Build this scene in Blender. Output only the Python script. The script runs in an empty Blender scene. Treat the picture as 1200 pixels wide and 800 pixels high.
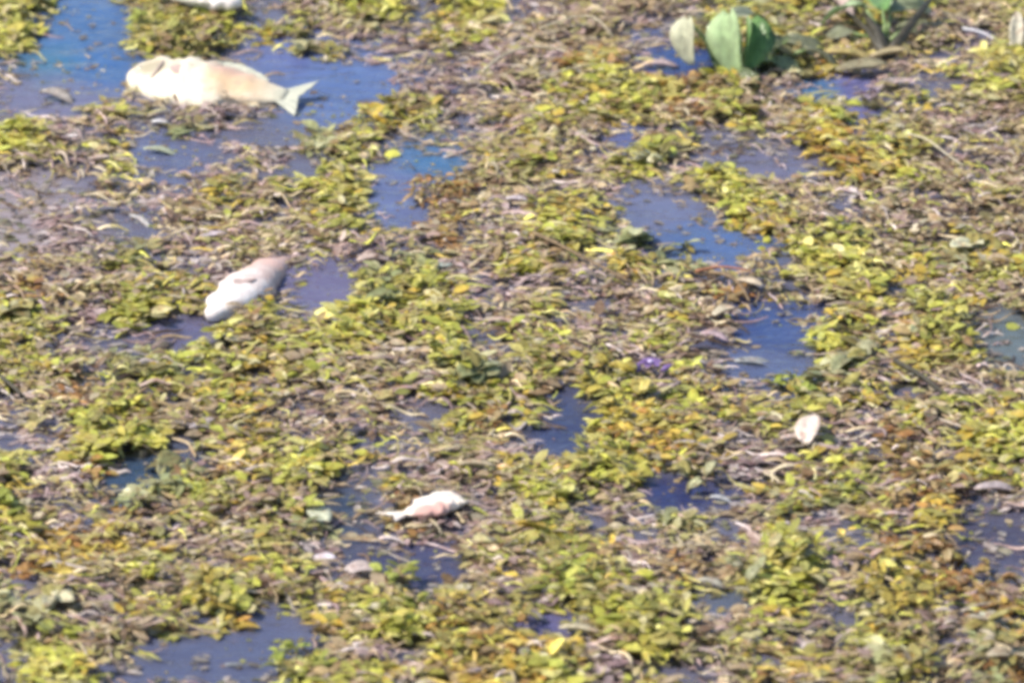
import bpy, math, random
import numpy as np
from mathutils import Vector, Matrix, Euler

R = math.radians
rng = np.random.default_rng(7)
random.seed(7)
sc = bpy.context.scene
col = sc.collection

# ------------------------------------------------------------------ camera
PITCH = R(23.0)
DIST = 7.0
CAM = np.array([0.0, -DIST * math.cos(PITCH), DIST * math.sin(PITCH)])
HFOV = R(11.7)
FPX = 600.0 / math.tan(HFOV / 2)
cam_d = bpy.data.cameras.new('camera')
cam_d.angle = HFOV
cam_d.clip_start = 0.05
cam_d.clip_end = 3000
cam = bpy.data.objects.new('camera', cam_d)
col.objects.link(cam)
cam.location = CAM.tolist()
cam.rotation_euler = (math.pi / 2 - PITCH, 0, 0)
sc.camera = cam
cam_d.dof.use_dof = True
cam_d.dof.focus_distance = DIST
cam_d.dof.aperture_fstop = 5.6

# ------------------------------------------------------------------ light
SUN_EL, SUN_AZ = 50.0, -98.0            # azimuth measured from +Y (away from camera) towards +X
w = bpy.data.worlds.new('World')
sc.world = w
w.use_nodes = True
nt = w.node_tree
bg = nt.nodes['Background']
sky = nt.nodes.new('ShaderNodeTexSky')
sky.sky_type = 'NISHITA'
sky.sun_disc = False
sky.sun_elevation = R(SUN_EL)
sky.sun_rotation = R(SUN_AZ)
sky.air_density = 1.0
sky.dust_density = 0.6
nt.links.new(sky.outputs[0], bg.inputs[0])
bg.inputs[1].default_value = 0.115
sd = bpy.data.lights.new('sun', 'SUN')
sd.energy = 3.8
sd.angle = R(0.6)
sd.color = (1.0, 0.91, 0.78)
so = bpy.data.objects.new('sun', sd)
col.objects.link(so)
sdir = Vector((math.sin(R(SUN_AZ)) * math.cos(R(SUN_EL)), math.cos(R(SUN_AZ)) * math.cos(R(SUN_EL)), math.sin(R(SUN_EL))))
so.rotation_euler = sdir.to_track_quat('Z', 'Y').to_euler()
so.location = (3, 3, 6)

sc.view_settings.view_transform = 'Standard'
sc.view_settings.look = 'None'
sc.view_settings.exposure = 0.76
sc.view_settings.gamma = 1.0
sc.cycles.pixel_filter_type = 'GAUSSIAN'
sc.cycles.filter_width = 4.9
sc.cycles.max_bounces = 6
sc.cycles.transparent_max_bounces = 12
sc.cycles.caustics_reflective = False
sc.cycles.caustics_refractive = False

# ------------------------------------------------------------------ helpers
def at(px, py, z=0.0):
    """photo pixel -> point on the plane of height z"""
    d = np.array([0, math.cos(PITCH), -math.sin(PITCH)]) + (px - 600) / FPX * np.array([1, 0, 0]) \
        - (py - 400) / FPX * np.array([0, math.sin(PITCH), math.cos(PITCH)])
    t = (z - CAM[2]) / d[2]
    return Vector((CAM + d * t).tolist())

def to_map(x, y):
    """ground point -> cell of the patch map (pond co-ordinates of the layout)"""
    vx, vy, vz = x - CAM[0], y - CAM[1], -CAM[2]
    f = vy * math.cos(PITCH) - vz * math.sin(PITCH)
    u = vy * math.sin(PITCH) + vz * math.cos(PITCH)
    return 600 + FPX * vx / f, 400 - FPX * u / f

def tag(o, label=None, cat=None, group=None, kind=None):
    if label: o['label'] = label
    if cat: o['category'] = cat
    if group: o['group'] = group
    if kind: o['kind'] = kind
    return o

def mesh_np(name, V, F, mat, colors=None, smooth=True):
    """V (n,3), F (m,4) quads"""
    me = bpy.data.meshes.new(name)
    n, m = len(V), len(F)
    k = F.shape[1]
    me.vertices.add(n)
    me.vertices.foreach_set('co', np.ascontiguousarray(V, dtype=np.float32).ravel())
    me.loops.add(m * k)
    me.loops.foreach_set('vertex_index', np.ascontiguousarray(F, dtype=np.int32).ravel())
    me.polygons.add(m)
    me.polygons.foreach_set('loop_start', np.arange(0, m * k, k, dtype=np.int32))
    me.polygons.foreach_set('loop_total', np.full(m, k, dtype=np.int32))
    if smooth:
        me.polygons.foreach_set('use_smooth', np.ones(m, dtype=bool))
    me.update(calc_edges=True)
    if colors is not None:
        a = me.color_attributes.new('Col', 'FLOAT_COLOR', 'POINT')
        c = np.ones((n, 4), dtype=np.float32)
        c[:, :3] = colors
        a.data.foreach_set('color', c.ravel())
    if mat: me.materials.append(mat)
    return me

def link(name, me, parent=None):
    o = bpy.data.objects.new(name, me)
    col.objects.link(o)
    if parent is not None: o.parent = parent
    return o

# tileable value noise
_tab = rng.random((256, 256))
def vnoise(x, y, s, off=0):
    x = np.asarray(x) * s + 37.3 * off + 1000; y = np.asarray(y) * s + 91.7 * off + 1000
    xi = np.floor(x).astype(int); yi = np.floor(y).astype(int)
    fx = x - xi; fy = y - yi
    fx = fx * fx * (3 - 2 * fx); fy = fy * fy * (3 - 2 * fy)
    a = _tab[xi % 256, yi % 256]; b = _tab[(xi + 1) % 256, yi % 256]
    c = _tab[xi % 256, (yi + 1) % 256]; d = _tab[(xi + 1) % 256, (yi + 1) % 256]
    return (a * (1 - fx) + b * fx) * (1 - fy) + (c * (1 - fx) + d * fx) * fy
def fbm(x, y, s, off=0, o=3):
    r = 0; a = 1; t = 0
    for i in range(o):
        r = r + a * vnoise(x, y, s * 2 ** i, off + i); t += a; a *= .5
    return r / t

# ------------------------------------------------------------------ materials
def new_mat(name):
    m = bpy.data.materials.new(name); m.use_nodes = True
    n = m.node_tree; b = n.nodes['Principled BSDF']
    return m, n, b

def leaf_mat(name, source='attr', rough=.42, transl=.28, bump=True):
    m, n, b = new_mat(name)
    L = n.links.new
    if source == 'attr':
        c = n.nodes.new('ShaderNodeAttribute'); c.attribute_name = 'Col'; cout = c.outputs['Color']
    else:
        c = n.nodes.new('ShaderNodeObjectInfo'); cout = c.outputs['Color']
    g = n.nodes.new('ShaderNodeNewGeometry')
    nz = n.nodes.new('ShaderNodeTexNoise'); nz.inputs['Scale'].default_value = 170; nz.inputs['Detail'].default_value = 2
    L(g.outputs['Position'], nz.inputs['Vector'])
    mr = n.nodes.new('ShaderNodeMapRange'); mr.inputs['From Min'].default_value = .3; mr.inputs['From Max'].default_value = .7
    mr.inputs['To Min'].default_value = .7; mr.inputs['To Max'].default_value = 1.25
    L(nz.outputs['Fac'], mr.inputs['Value'])
    mx = n.nodes.new('ShaderNodeVectorMath'); mx.operation = 'SCALE'
    L(cout, mx.inputs[0]); L(mr.outputs['Result'], mx.inputs['Scale'])
    n2 = n.nodes.new('ShaderNodeTexNoise'); n2.inputs['Scale'].default_value = 75; n2.inputs['Detail'].default_value = 4
    L(g.outputs['Position'], n2.inputs['Vector'])
    m3 = n.nodes.new('ShaderNodeMapRange'); m3.inputs['From Min'].default_value = .52; m3.inputs['From Max'].default_value = .66; m3.inputs['To Max'].default_value = .55
    L(n2.outputs['Fac'], m3.inputs['Value'])
    bm = n.nodes.new('ShaderNodeVectorMath'); bm.operation = 'MULTIPLY'; bm.inputs[1].default_value = (.72, .48, .40); L(mx.outputs[0], bm.inputs[0])
    mb = n.nodes.new('ShaderNodeMix'); mb.data_type = 'RGBA'; L(m3.outputs[0], mb.inputs['Factor']); L(mx.outputs[0], mb.inputs['A']); L(bm.outputs[0], mb.inputs['B'])
    L(mb.outputs['Result'], b.inputs['Base Color'])
    b.inputs['Roughness'].default_value = rough
    b.inputs['Specular IOR Level'].default_value = .32
    if bump:
        bp = n.nodes.new('ShaderNodeBump'); bp.inputs['Strength'].default_value = .5; bp.inputs['Distance'].default_value = .002
        L(nz.outputs['Fac'], bp.inputs['Height']); L(bp.outputs[0], b.inputs['Normal'])
    tr = n.nodes.new('ShaderNodeBsdfTranslucent')
    L(mb.outputs['Result'], tr.inputs['Color'])
    ms = n.nodes.new('ShaderNodeMixShader'); ms.inputs[0].default_value = transl
    L(b.outputs[0], ms.inputs[1]); L(tr.outputs[0], ms.inputs[2])
    L(ms.outputs[0], n.nodes['Material Output'].inputs[0])
    return m

M_LEAF = leaf_mat('weed leaf', rough=.34)
M_STRAND = leaf_mat('weed strand', rough=.4, transl=.1, bump=False)
M_PART = leaf_mat('clump leaf', 'object', .38, .3)

def noise_mat(name, c1, c2, scale=20, rough=.7, bump=.4, dist=.003, c3=None, transl=0):
    m, n, b = new_mat(name); L = n.links.new
    tc = n.nodes.new('ShaderNodeTexCoord')
    nz = n.nodes.new('ShaderNodeTexNoise'); nz.inputs['Scale'].default_value = scale; nz.inputs['Detail'].default_value = 5
    L(tc.outputs['Object'], nz.inputs['Vector'])
    cr = n.nodes.new('ShaderNodeValToRGB')
    cr.color_ramp.elements[0].position = .35; cr.color_ramp.elements[0].color = (*c1, 1)
    cr.color_ramp.elements[1].position = .65; cr.color_ramp.elements[1].color = (*c2, 1)
    if c3:
        e = cr.color_ramp.elements.new(.5); e.color = (*c3, 1)
    L(nz.outputs['Fac'], cr.inputs['Fac']); L(cr.outputs[0], b.inputs['Base Color'])
    b.inputs['Roughness'].default_value = rough
    nz2 = n.nodes.new('ShaderNodeTexNoise'); nz2.inputs['Scale'].default_value = scale * 4
    L(tc.outputs['Object'], nz2.inputs['Vector'])
    bp = n.nodes.new('ShaderNodeBump'); bp.inputs['Strength'].default_value = bump; bp.inputs['Distance'].default_value = dist
    L(nz2.outputs['Fac'], bp.inputs['Height']); L(bp.outputs[0], b.inputs['Normal'])
    return m

M_BED = noise_mat('weed bed', (.016, .013, .009), (.065, .055, .028), 55, .6, .8, .004, c3=(.045, .042, .02))
M_MUD = noise_mat('pond mud', (.05, .045, .035), (.10, .085, .06), 6, .9)
M_TWIG = noise_mat('twig bark', (.10, .065, .035), (.26, .18, .10), 120, .7)
M_PALE = noise_mat('bleached stem', (.42, .36, .24), (.62, .55, .40), 90, .55)

# water: turbid, sky-reflecting, lets what floats just under it show
m, n, b = new_mat('pond water'); L = n.links.new
n.nodes.remove(b)
g = n.nodes.new('ShaderNodeNewGeometry')
mp = n.nodes.new('ShaderNodeMapping'); mp.inputs['Scale'].default_value = (1, 1.7, 1)
L(g.outputs['Position'], mp.inputs['Vector'])
w1 = n.nodes.new('ShaderNodeTexNoise'); w1.inputs['Scale'].default_value = 16; w1.inputs['Detail'].default_value = 3; w1.inputs['Distortion'].default_value = .6
L(mp.outputs[0], w1.inputs['Vector'])
w2 = n.nodes.new('ShaderNodeTexNoise'); w2.inputs['Scale'].default_value = 75; w2.inputs['Detail'].default_value = 2
L(mp.outputs[0], w2.inputs['Vector'])
b1 = n.nodes.new('ShaderNodeBump'); b1.inputs['Strength'].default_value = .9; b1.inputs['Distance'].default_value = .010
L(w1.outputs['Fac'], b1.inputs['Height'])
b2 = n.nodes.new('ShaderNodeBump'); b2.inputs['Strength'].default_value = .35; b2.inputs['Distance'].default_value = .002
L(w2.outputs['Fac'], b2.inputs['Height']); L(b1.outputs[0], b2.inputs['Normal'])
df = n.nodes.new('ShaderNodeBsdfDiffuse')
wc = n.nodes.new('ShaderNodeAttribute'); wc.attribute_name = 'Col'      # water tint: silt, with sky reflection painted into the colour
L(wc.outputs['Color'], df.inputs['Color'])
tp = n.nodes.new('ShaderNodeBsdfTransparent'); tp.inputs['Color'].default_value = (.80, .80, .86, 1)
mw = n.nodes.new('ShaderNodeMixShader'); mw.inputs[0].default_value = .66
L(tp.outputs[0], mw.inputs[1]); L(df.outputs[0], mw.inputs[2])
gl = n.nodes.new('ShaderNodeBsdfGlossy'); gl.inputs['Roughness'].default_value = .13
L(b2.outputs[0], gl.inputs['Normal'])
fr = n.nodes.new('ShaderNodeFresnel'); fr.inputs['IOR'].default_value = 1.4
L(b2.outputs[0], fr.inputs['Normal'])
mf = n.nodes.new('ShaderNodeMixShader')
L(fr.outputs[0], mf.inputs[0]); L(mw.outputs[0], mf.inputs[1]); L(gl.outputs[0], mf.inputs[2])
L(mf.outputs[0], n.nodes['Material Output'].inputs[0])
M_WATER = m

def flesh_mat(name, base, stain, dark, scale=14, stain_at=(.35, .62), spots=()):
    """spots: (centre xyz in the fish's own metres, radius, colour) blotches with ragged edges"""
    m, n, b = new_mat(name); L = n.links.new
    tc = n.nodes.new('ShaderNodeTexCoord')
    a = n.nodes.new('ShaderNodeTexNoise'); a.inputs['Scale'].default_value = scale; a.inputs['Detail'].default_value = 4
    L(tc.outputs['Object'], a.inputs['Vector'])
    cr = n.nodes.new('ShaderNodeValToRGB')
    cr.color_ramp.elements[0].position = stain_at[0]; cr.color_ramp.elements[0].color = (*stain, 1)
    cr.color_ramp.elements[1].position = stain_at[1]; cr.color_ramp.elements[1].color = (*base, 1)
    L(a.outputs['Fac'], cr.inputs['Fac'])
    cur = cr.outputs[0]
    e = n.nodes.new('ShaderNodeTexNoise'); e.inputs['Scale'].default_value = 60; e.inputs['Detail'].default_value = 4
    L(tc.outputs['Object'], e.inputs['Vector'])
    for c_, rad, colr in spots:
        mpn = n.nodes.new('ShaderNodeVectorMath'); mpn.operation = 'SUBTRACT'; mpn.inputs[1].default_value = c_
        L(tc.outputs['Object'], mpn.inputs[0])
        sc2 = n.nodes.new('ShaderNodeVectorMath'); sc2.operation = 'MULTIPLY'; sc2.inputs[1].default_value = (1 / rad, 1.5 / rad, .2 / rad)
        L(mpn.outputs[0], sc2.inputs[0])
        ln = n.nodes.new('ShaderNodeVectorMath'); ln.operation = 'LENGTH'; L(sc2.outputs[0], ln.inputs[0])
        ad = n.nodes.new('ShaderNodeMath'); ad.operation = 'ADD'; L(ln.outputs['Value'], ad.inputs[0]); L(e.outputs['Fac'], ad.inputs[1])
        mr = n.nodes.new('ShaderNodeMapRange'); mr.inputs['From Min'].default_value = 1.0; mr.inputs['From Max'].default_value = 1.8
        mr.inputs['To Min'].default_value = .85; mr.inputs['To Max'].default_value = 0
        L(ad.outputs[0], mr.inputs['Value'])
        mx = n.nodes.new('ShaderNodeMix'); mx.data_type = 'RGBA'; mx.inputs['B'].default_value = (*colr, 1)
        L(mr.outputs[0], mx.inputs['Factor']); L(cur, mx.inputs['A']); cur = mx.outputs['Result']
    d = n.nodes.new('ShaderNodeTexNoise'); d.inputs['Scale'].default_value = scale * 2.6; d.inputs['Detail'].default_value = 6
    L(tc.outputs['Object'], d.inputs['Vector'])
    dr = n.nodes.new('ShaderNodeMapRange'); dr.inputs['From Min'].default_value = .54; dr.inputs['From Max'].default_value = .72; dr.inputs['To Max'].default_value = .7
    L(d.outputs['Fac'], dr.inputs['Value'])
    mx = n.nodes.new('ShaderNodeMix'); mx.data_type = 'RGBA'; mx.inputs['B'].default_value = (*dark, 1)
    L(dr.outputs[0], mx.inputs['Factor']); L(cur, mx.inputs['A'])
    L(mx.outputs['Result'], b.inputs['Base Color'])
    v = n.nodes.new('ShaderNodeTexVoronoi'); v.inputs['Scale'].default_value = 220
    L(tc.outputs['Object'], v.inputs['Vector'])
    bp = n.nodes.new('ShaderNodeBump'); bp.inputs['Strength'].default_value = .5; bp.inputs['Distance'].default_value = .001
    L(v.outputs['Distance'], bp.inputs['Height'])
    bp2 = n.nodes.new('ShaderNodeBump'); bp2.inputs['Strength'].default_value = .6; bp2.inputs['Distance'].default_value = .006
    L(a.outputs['Fac'], bp2.inputs['Height']); L(bp.outputs[0], bp2.inputs['Normal']); L(bp2.outputs[0], b.inputs['Normal'])
    b.inputs['Roughness'].default_value = .45
    return m

# ------------------------------------------------------------------ patch map of the pond surface (30-unit cells)
T = [
["GGWWWgggGw","GwWwWGGggW","wwWWWwggwW","wwwWWbbwwW","wwpbgwwppp","Ggpwgwwlpp","bbbpgwWwpb","wwWwbwpbgb","wwppwwbbgb"],
["WbbgGgwgGw","ggwpppwggp","WwgwpppppB","WWWWWppppb","wWWWgggppb","wwlggwwwpb","pwwgWwWWbg","ggGGwWoobb","bbggwWoobp"],
["ppbbbbddgl","bbbbwwbggg","bpoypWWWdd","bbgGGyyogb","bgggggoogd","ggbpWbgwww","ggpbgGbwWw","bpbpwwwgGb","pgygwWWwgy"],
["ggpgggbbbg","gbbgdbbppb","lgybbbbbwG","pWWWpwwggG","byGwdgbbbb","wyywggbbpb","wwyyygbbpb","bbwgbbbbgb","gbwpbbbbbb"],
["wwppwwbbpb","bobpglwwpb","oobbbgggpp","ggbpwGwbpg","ggpwwwwwGg","ggbwllgggg","bbobgggggy","wbggGgbbgy","wppGGGwpgy"],
["bbgbpbbobb","pwpwpwlppg","bwwwllGgpp","gwwGGgoGpb","gggGgbbGwb","yggbbbbGlb","bbbpbpgggg","bpbbbwwggo","gbbbgpwgbo"],
["yGgwlWWWWg","ggpwyglwwb","pppbppgbob","bgwbbbgbbW","ggbbbgbpwW","ggbgppgbww","gbwGGpggbw","gwWGyggggg","pwWgyyybpb"],
["ggggbbbgbb","wGGGbgglgg","bbgGpgbbgb","WbggpbGbwb","WwGgbyGgww","wllbbybbbw","wgbggbbppb","gGbbpgbggg","pbppobbgGG"],
["gppowwlpby","gpbbwllggg","Gbpbopbbgb","gbyoybbbbb","boybbggbbg","lbbpbgbgGG","blbpbggbyw","wggbbbbwWw","wGGgwwwwww"],
["gGGwwbpbbg","bgbwwgbbpb","gglwbopppb","gbpwwwwdbg","ggppbwwwbg","bgggGgwgbg","wwgggGgyyb","wwbbpwGyyy","wGgggbgyyy"],
["ggGGGwggpp","gGgbbWWWwp","ggbbpwlwwb","ggggbpbbbb","bgggbpobbG","pGGggbgwwG","wwwgGGbbbg","yygpgGGbgg","yGgppggdbg"],
["pgggbobygg","gglgooobpp","gppggbywwp","GwpgboowwW","GGpbyyooww","GgbbdyyoOb","gpbgpbbboy","gpbgggbblb","oybblgwblo"],
]
CL = 'WwpbgGlyod'
GRID = np.zeros((27, 40), dtype=int)
for ti, t in enumerate(T):
    r0, c0 = (ti // 4) * 9, (ti % 4) * 10
    for r in range(9):
        for c in range(10):
            GRID[r0 + r, c0 + c] = CL.index(t[r][c].replace('B', 'b').replace('O', 'o'))
POOLS = [(95, 42, 60, 40), (105, 85, 48, 20), (400, 98, 55, 27), (340, 70, 26, 26), (345, 120, 34, 12), (505, 188, 42, 14), (465, 222, 30, 28), (350, 205, 40, 14),
         (785, 68, 46, 17), (768, 248, 48, 20), (835, 288, 72, 18), (895, 378, 50, 24), (900, 432, 50, 14), (660, 495, 25, 36),
         (250, 772, 92, 26), (315, 745, 42, 30), (155, 558, 46, 22), (200, 538, 34, 12), (802, 578, 52, 17), (395, 602, 24, 34),
         (645, 735, 34, 14), (970, 108, 40, 10), (1010, 132, 13, 24), (740, 166, 19, 15), (375, 345, 52, 25), (215, 386, 50, 14),
         (880, 200, 60, 16), (478, 665, 46, 22), (1185, 400, 22, 22), (850, 700, 16, 16), (1172, 632, 22, 9), (1150, 655, 20, 8), (15, 690, 22, 16), (205, 182, 60, 17), (310, 158, 60, 12), (150, 262, 34, 9), (330, 205, 36, 9),
         (1100, 68, 30, 10), (5, 520, 12, 22), (1045, 345, 12, 16), (680, 360, 22, 14), (1130, 630, 20, 10), (965, 622, 24, 8), (100, 590, 12, 12), (780, 795, 30, 10), (540, 780, 14, 16), (440, 620, 12, 10), (1060, 470, 12, 8), (1170, 373, 16, 8), (945, 600, 18, 6), (520, 650, 14, 10), (700, 620, 16, 6), (990, 735, 16, 8), (490, 500, 12, 16), (60, 110, 60, 25)]
PP = np.array(POOLS, dtype=float)

def refl(i, n):
    i = np.mod(i, 2 * n)
    return np.where(i >= n, 2 * n - 1 - i, i)

def warp(x, y, px, py):
    px = px + 34 * (fbm(x, y, 11, 3) - .5) + 14 * (vnoise(x, y, 45, 8) - .5)
    py = py + 22 * (fbm(x, y, 11, 13) - .5) + 8 * (vnoise(x, y, 45, 18) - .5)
    return px, py

def in_pool(px, py):
    d = np.full(px.shape, 9.0)
    for cx, cy, rx, ry in POOLS:
        d = np.minimum(d, ((px - cx) / rx) ** 2 + ((py - cy) / ry) ** 2)
    return d

CLS_H = np.array([-.050, -.005, .004, .006, .009, .016, .009, .010, .008, -.004])   # mat level per class
def fields(x, y):
    px, py = to_map(x, y)
    px, py = warp(x, y, px, py)
    pd = in_pool(px, py)
    gx = px / 30 - .5; gy = py / 30 - .5
    xi = np.floor(gx).astype(int); yi = np.floor(gy).astype(int)
    fx = gx - xi; fy = gy - yi
    h = 0; wsum = 0
    for dx in (0, 1):
        for dy in (0, 1):
            c = GRID[refl(yi + dy, 27), refl(xi + dx, 40)]
            wt = (fx if dx else 1 - fx) * (fy if dy else 1 - fy)
            h = h + wt * CLS_H[c]
    k = np.clip((1.65 - pd) / .8, 0, 1)
    h = h * (1 - k) - .055 * k
    h = h * .8 - .001 + .017 * (fbm(x, y, 9, 30) - .5) + .014 * (fbm(x, y, 28, 40, 2) - .5)
    # class: nearest cell with dither
    jx = rng.uniform(-.5, .5, np.shape(px)); jy = rng.uniform(-.5, .5, np.shape(px))
    c = GRID[refl(np.floor(px / 30 + jx * .55).astype(int), 40) * 0 + refl(np.floor(py / 30 + jy * .55).astype(int), 27),
             refl(np.floor(px / 30 + jx * .55).astype(int), 40)]
    c = np.where(pd < rng.uniform(.85, 1.35, np.shape(pd)), 0, c)
    return h, c

def height(x, y):
    return fields(np.asarray(x, float), np.asarray(y, float))[0]

# ------------------------------------------------------------------ ground, water, bed
def sheet(name, x0, x1, y0, y1, z, mat, kind='structure'):
    me = mesh_np(name, np.array([[x0, y0, z], [x1, y0, z], [x1, y1, z], [x0, y1, z]], float), np.array([[0, 1, 2, 3]]), mat)
    o = link(name, me); o['kind'] = kind
    return o
sheet('pond_bottom', -400, 400, -400, 800, -.45, M_MUD)
SKY_SILT_TINT = [(85, 30, 60, 34, (.075, .19, .42)), (60, 75, 30, 20, (.07, .24, .34)), (110, 85, 45, 20, (.05, .17, .42)), (400, 98, 70, 34, (.13, .20, .42)), (340, 62, 34, 24, (.17, .20, .44)),  # pool colours: painted sky reflection (azure to navy) mixed with silt tones
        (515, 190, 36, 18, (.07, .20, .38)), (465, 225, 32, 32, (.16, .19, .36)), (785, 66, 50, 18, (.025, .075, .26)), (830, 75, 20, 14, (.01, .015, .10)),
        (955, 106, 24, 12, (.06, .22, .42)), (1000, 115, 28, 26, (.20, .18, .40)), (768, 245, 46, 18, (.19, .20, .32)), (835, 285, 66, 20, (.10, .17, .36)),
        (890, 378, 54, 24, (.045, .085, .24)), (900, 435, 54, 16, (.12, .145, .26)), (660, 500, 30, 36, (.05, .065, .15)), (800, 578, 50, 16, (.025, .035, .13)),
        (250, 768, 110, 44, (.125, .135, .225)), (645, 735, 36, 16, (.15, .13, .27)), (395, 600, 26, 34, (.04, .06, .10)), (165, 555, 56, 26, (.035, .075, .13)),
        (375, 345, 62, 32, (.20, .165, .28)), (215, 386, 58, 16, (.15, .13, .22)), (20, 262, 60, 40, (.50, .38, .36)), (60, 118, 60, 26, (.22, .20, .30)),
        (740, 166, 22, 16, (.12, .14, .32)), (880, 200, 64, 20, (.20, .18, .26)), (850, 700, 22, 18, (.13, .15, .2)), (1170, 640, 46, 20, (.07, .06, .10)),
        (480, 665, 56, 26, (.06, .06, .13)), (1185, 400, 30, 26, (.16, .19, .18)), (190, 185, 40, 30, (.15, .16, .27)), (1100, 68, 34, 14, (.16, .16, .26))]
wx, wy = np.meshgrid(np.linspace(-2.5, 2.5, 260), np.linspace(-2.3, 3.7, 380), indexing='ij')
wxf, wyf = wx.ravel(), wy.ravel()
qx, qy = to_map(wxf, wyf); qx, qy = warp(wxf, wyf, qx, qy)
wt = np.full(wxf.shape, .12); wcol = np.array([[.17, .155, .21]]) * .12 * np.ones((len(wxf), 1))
for cx_, cy_, rx_, ry_, c_ in SKY_SILT_TINT:
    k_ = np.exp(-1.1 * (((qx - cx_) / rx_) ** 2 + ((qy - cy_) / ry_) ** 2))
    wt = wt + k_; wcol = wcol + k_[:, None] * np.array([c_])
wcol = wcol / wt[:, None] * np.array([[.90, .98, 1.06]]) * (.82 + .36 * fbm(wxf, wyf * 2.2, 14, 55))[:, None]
idw = np.arange(260 * 380).reshape(260, 380)
FW = np.stack([idw[:-1, :-1].ravel(), idw[1:, :-1].ravel(), idw[1:, 1:].ravel(), idw[:-1, 1:].ravel()], 1)
VW = np.stack([wxf, wyf, np.zeros_like(wxf)], 1)
nb = len(VW)
ring = np.array([[-2.5, -2.3, 0], [2.5, -2.3, 0], [2.5, 3.7, 0], [-2.5, 3.7, 0], [-400, -400, 0], [400, -400, 0], [400, 800, 0], [-400, 800, 0]], float)
FR = np.array([[4, 5, 1, 0], [5, 6, 2, 1], [6, 7, 3, 2], [7, 4, 0, 3]]) + nb
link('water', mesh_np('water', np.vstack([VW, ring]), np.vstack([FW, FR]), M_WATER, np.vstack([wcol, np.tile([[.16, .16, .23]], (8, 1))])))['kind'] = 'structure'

XA, XB, YA, YB = -2.3, 2.3, -2.1, 3.5
nx, ny = 760, 920
gx, gy = np.meshgrid(np.linspace(XA, XB, nx), np.linspace(YA, YB, ny), indexing='ij')
hz = fields(gx.ravel(), gy.ravel())[0]
hz = hz - .006 + .006 * (vnoise(gx.ravel(), gy.ravel(), 120, 70) - .5) + .006 * (vnoise(gx.ravel(), gy.ravel(), 60, 75) - .5)
V = np.stack([gx.ravel(), gy.ravel(), hz], 1)
idx = np.arange(nx * ny).reshape(nx, ny)
F = np.stack([idx[:-1, :-1].ravel(), idx[1:, :-1].ravel(), idx[1:, 1:].ravel(), idx[:-1, 1:].ravel()], 1)
tag(link('weed_mat', mesh_np('weed_mat', V, F, M_BED)), 'dark brown matted roots and rotting weed floating between the leaves', 'weed mat', kind='stuff')

# ------------------------------------------------------------------ leaf carpet
def leaf_template(rows=4, cup=.18, bend=.25, wide=.5):
    """unit leaf along +X from 0 to 1, half width wide/2; 3 verts per row"""
    V = []
    for i in range(rows + 1):
        t = i / rows
        hw = wide * math.sin(math.pi * min(max(.06 + t * .91, 0), 1)) ** .75
        z = -bend * t * t
        V += [[t, -hw, z + cup * hw], [t, 0, z], [t, hw, z + cup * hw]]
    F = []
    for i in range(rows):
        a = i * 3
        F += [[a, a + 3, a + 4, a + 1], [a + 1, a + 4, a + 5, a + 2]]
    return np.array(V), np.array(F)

def rot_np(yaw, pitch, roll):
    cy, sy = np.cos(yaw), np.sin(yaw); cp, sp = np.cos(pitch), np.sin(pitch); cr, sr = np.cos(roll), np.sin(roll)
    M = np.empty((len(yaw), 3, 3))
    M[:, 0, 0] = cy * cp; M[:, 0, 1] = -sy * cr - cy * sp * sr; M[:, 0, 2] = sy * sr - cy * sp * cr
    M[:, 1, 0] = sy * cp; M[:, 1, 1] = cy * cr - sy * sp * sr; M[:, 1, 2] = -cy * sr - sy * sp * cr
    M[:, 2, 0] = sp; M[:, 2, 1] = cp * sr; M[:, 2, 2] = cp * cr
    return M

# reflectance palettes per class (linear)
PAL = {
 'W': [(.22, .20, .17), (.28, .25, .22)],
 'w': [(.25, .21, .18), (.32, .28, .24), (.20, .20, .12), (.44, .39, .35)],
 'p': [(.38, .28, .27), (.29, .20, .20), (.46, .36, .35), (.33, .27, .21), (.58, .50, .47)],
 'b': [(.44, .335, .20), (.35, .265, .16), (.52, .42, .25), (.41, .35, .15), (.60, .51, .34), (.22, .15, .10), (.40, .29, .25), (.38, .35, .14)],
 'g': [(.37, .33, .10), (.29, .28, .075), (.45, .40, .13), (.41, .41, .11), (.40, .30, .15), (.54, .49, .25), (.28, .19, .10), (.42, .33, .22)],
 'G': [(.54, .55, .05), (.44, .48, .05), (.64, .61, .08), (.40, .41, .05), (.70, .67, .20), (.56, .48, .07)],
 'l': [(.36, .37, .17), (.28, .31, .14), (.48, .47, .26), (.32, .28, .12)],
 'y': [(.60, .44, .06), (.50, .35, .06), (.66, .52, .11), (.44, .39, .06), (.50, .28, .07)],
 'o': [(.44, .23, .07), (.36, .175, .055), (.50, .31, .11), (.40, .28, .07), (.27, .13, .05)],
 'd': [(.08, .08, .03), (.11, .10, .045), (.15, .14, .05)],
}
def mute(c, k, tint=(1.12, 1.0, .62)):
    l = .3 * c[0] + .6 * c[1] + .1 * c[2]
    return tuple(v * (1 - k) + l * t * k for v, t in zip(c, tint))
for k_, a_ in (('G', .20), ('y', .12), ('o', .16), ('l', .1)):
    PAL[k_] = [mute(c_, a_) for c_ in PAL[k_]]
PAL['G'] += [PAL['g'][2], PAL['g'][3], PAL['g'][5]]
PAL['y'] += [PAL['g'][2], PAL['g'][4]]
PAL['o'] += [PAL['b'][0], PAL['g'][4]]
PAL['g'] += [PAL['G'][0], PAL['G'][1], PAL['y'][0]]
DENS = dict(W=.22, w=.65, p=.75, b=.95, g=1.2, G=1.3, l=1.0, y=1.2, o=1.1, d=.5)

TOT_CL = 104500
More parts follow.
